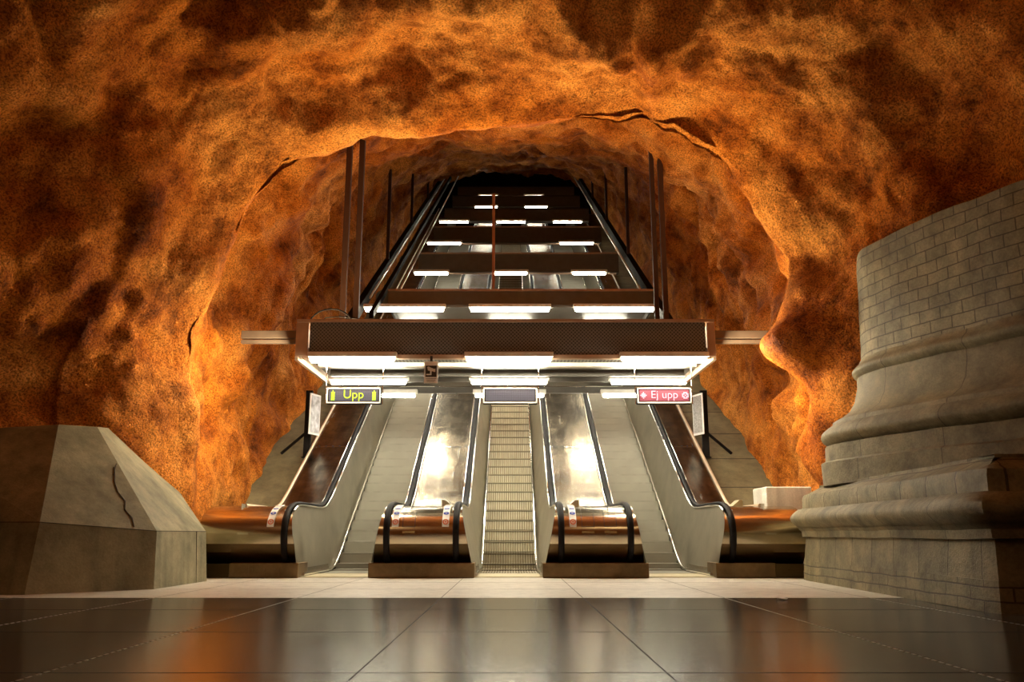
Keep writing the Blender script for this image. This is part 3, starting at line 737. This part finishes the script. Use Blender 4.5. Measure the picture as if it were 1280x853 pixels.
# ------------------------------------------------------------------ huge column base, right
def catmull(pts,n=10):
    out=[]
    for i in range(len(pts)-1):
        p0=Vector(pts[max(0,i-1)]);p1=Vector(pts[i]);p2=Vector(pts[i+1]);p3=Vector(pts[min(len(pts)-1,i+2)])
        for k in range(n):
            t=k/n; out.append(.5*((2*p1)+(-p0+p2)*t+(2*p0-5*p1+4*p2-p3)*t*t+(-p0+3*p1-3*p2+p3)*t**3))
    out.append(Vector(pts[-1])); return out
Sc=catmull([(8.5,13.6),(6.6,13.0),(5.3,12.35),(4.86,11.6),(4.98,10.8),(5.3,9.9),(5.75,8.95),(6.5,8.0),(7.8,7.1),(9.8,6.6)],10)
Qc=[Vector(p) for p in [(9.5,13.0),(7.5,12.9),(5.5,12.8),(4.55,12.72),(4.30,12.62),(4.14,12.45),(4.10,12.1),(4.08,11.4)]]+[Vector((4.08-.16*(k/12),11.4-4.0*(k/12))) for k in range(1,12)]+[Vector(p) for p in [(3.92,7.35),(3.94,7.22),(4.1,7.16),(5.0,7.14),(7,7.1),(9.8,7.0)]]
def sweep(curve,prof,name,mat,parent,cap=True,uvm=1.0,smooth=40):
    n=len(curve); nr=[]
    for i in range(n):
        d=(curve[min(n-1,i+1)]-curve[max(0,i-1)]); nn=Vector((d.y,-d.x)).normalized()
        nr.append(-nn if nn.dot(curve[i]-Vector((7.0,10.2)))<0 else nn)
    L=[0]
    for i in range(1,n): L.append(L[-1]+(curve[i]-curve[i-1]).length)
    V=[0]
    for j in range(1,len(prof)): V.append(V[-1]+math.hypot(prof[j][0]-prof[j-1][0],prof[j][1]-prof[j-1][1]))
    mb=MB(); vs=[];uv=[]
    for j,(o,z) in enumerate(prof):
        for i in range(n):
            p=curve[i]+nr[i]*o
            w=nz((p.x*1.6,p.y*1.6,z*1.6))*.018+nz((p.x*5,p.y*5,z*5))*.006
            vs.append((p.x+nr[i].x*w,p.y+nr[i].y*w,z+w*.6)); uv.append((L[i],V[j]*uvm+prof[0][1]))
    mb.add(vs,[(j*n+i,j*n+i+1,(j+1)*n+i+1,(j+1)*n+i) for j in range(len(prof)-1) for i in range(n-1)])
    if cap:
        b=len(vs); j=len(prof)-1
        mb.add([vs[j*n+i] for i in range(n)],[tuple(range(n))]); uv+= [(0,0)]*n
        mb.add([vs[i] for i in range(n)],[tuple(range(n))]); uv+= [(0,0)]*n
    mb.uv=uv
    return mb.build(name,mat,parent,smooth=smooth)
def column():
    t=empty('column_base',(6.8,10.2,0),'colossal stone column base with stepped mouldings under a curved brick shaft','column base',kind='thing')
    def arc(z0,z1,o0,bul,n=8): return [(o0+bul*math.sin(math.pi*k/n),z0+(z1-z0)*k/n) for k in range(n+1)]
    sweep(Qc,[(.06,0),(.055,.12)],'footing',M['smallb'],t)
    sweep(Qc,[(.05,.12),(.045,.26)],'footing_course',M['smallb'],t)
    sweep(Qc,[(.035,.26),(.0,.58)],'plinth',M['blocks'],t)
    sweep(Qc,[(.0,.58),(.05,.585),(.055,.66),(.10,.70)],'plinth_cornice',M['course'],t)
    sweep(Qc,[(.06,.69)]+arc(.70,.965,.08,.12),'lower_torus',M['course'],t)
    sweep(Qc,[(.02,.96),(.02,1.10),(.0,1.16),(-.10,1.20),(-.22,1.26)],'stepped_course',M['ashlar'],t)
    sweep(Qc,[(-.23,1.26),(-.23,1.29)],'fillet',M['course'],t)
    sweep(Sc,[(.66,1.26),(.66,1.55),(.60,1.58),(.60,1.78)],'upper_step',M['course'],t)
    sweep(Sc,[(.50,1.77)]+arc(1.78,2.06,.52,.13),'torus',M['course'],t)
    sweep(Sc,[(.50,2.06),(.48,2.12),(.40,2.16),(.26,2.26),(.17,2.40),(.12,2.60),(.11,2.72)],'scotia',M['course'],t)
    sweep(Sc,[(.10,2.71)]+arc(2.72,2.90,.10,.07)+[(.08,2.92),(.06,2.97)],'neck_ring',M['course'],t)
    sweep(Sc,[(.04,2.96)]+[(.04-.06*k/12,2.96+1.55*k/12) for k in range(1,12)]+[(-.03,4.50),(-.10,4.52)],'shaft',M['brick'],t)
column()
o=MB().box(4.02,4.75,13.85,14.6,0,1.36,b=.015).build('white_block',M['white']); tag(o,'white concrete block between the outer right newel and the column base','block')

# small litter on the floor right
m=MB()
pts=[(2.62+.05*math.cos(a)*(1+.3*random.random()),8.7+.03*math.sin(a)*(1+.3*random.random()),.012*random.random()+.006) for a in [2*math.pi*k/9 for k in range(9)]]
m.add(pts+[(2.62,8.7,.025),(2.62,8.7,0.001)],[(i,(i+1)%9,9) for i in range(9)]+[(i,(i+1)%9,10) for i in range(9)]); o=m.build('paper_scrap',M['signw']); tag(o,'small white paper scrap lying on the floor near the column base','litter')

# ------------------------------------------------------------------ added fill lights, none of them seen fixtures
def area(name,loc,size,power,col,rot,sy=None):
    l=bpy.data.lights.new(name,'AREA'); l.energy=power; l.color=col; l.size=size
    if sy: l.shape='RECTANGLE'; l.size_y=sy
    o=bpy.data.objects.new(name,l); o.location=loc; o.rotation_euler=[math.radians(a) for a in rot]; C.objects.link(o); return o
# added warm uplights, unseen behind the two nearest fascias, to brighten the vault
for x in (-2.6,-.9,.9,2.5): area('added_uplight',(x,14.15,3.82),.3,75,(1,.74,.40),(180+32,0,0))
for x in (-1.8,2.0): area('added_uplight',(x,20.45,6.30),.3,14,(1,.74,.40),(180-12,0,0))
# added fill at the nearest canopy's ends, brightening the rock beside the escalators
for sx,xx in ((-1,-3.56),(1,3.36)):
    o=area('added_side_fill',(xx,13.6,3.38),.35,70,(1,.84,.55),(0,0,0)); o.rotation_euler=Vector((sx,.0,-.35)).to_track_quat('-Z','Y').to_euler()
# added warm uplight behind the viewer, so the newels mirror a lit vault
area('added_hall_uplight',(0,-3.5,2.6),.8,150,(1,.74,.42),(180,0,0))
# added warm fill lights, out of view high in the hall
for x,p in ((-4.5,22),(3.0,12)):
    area('added_hall_fill',(x,2.0,6.6),.6,p,(1,.70,.36),(55,0,-18 if x<0 else 18))

w=bpy.data.worlds.new('dark'); bpy.context.scene.world=w; w.use_nodes=True
w.node_tree.nodes['Background'].inputs[0].default_value=(.02,.012,.006,1); w.node_tree.nodes['Background'].inputs[1].default_value=.3

cam=bpy.data.cameras.new('camera'); co=bpy.data.objects.new('camera',cam); C.objects.link(co)
cam.sensor_width=36; cam.lens=36*F/1280; co.location=(0,0,CAMH); co.rotation_euler=(math.pi/2+PITCH,0,0); cam.clip_end=200
sc=bpy.context.scene; sc.camera=co
sc.view_settings.view_transform='Standard'; sc.view_settings.look='None'; sc.view_settings.gamma=1; sc.view_settings.exposure=.72; sc.view_settings.use_curve_mapping=False
sc.cycles.use_denoising=True; sc.cycles.max_bounces=8; sc.cycles.diffuse_bounces=4; sc.cycles.glossy_bounces=4; sc.cycles.sample_clamp_indirect=6
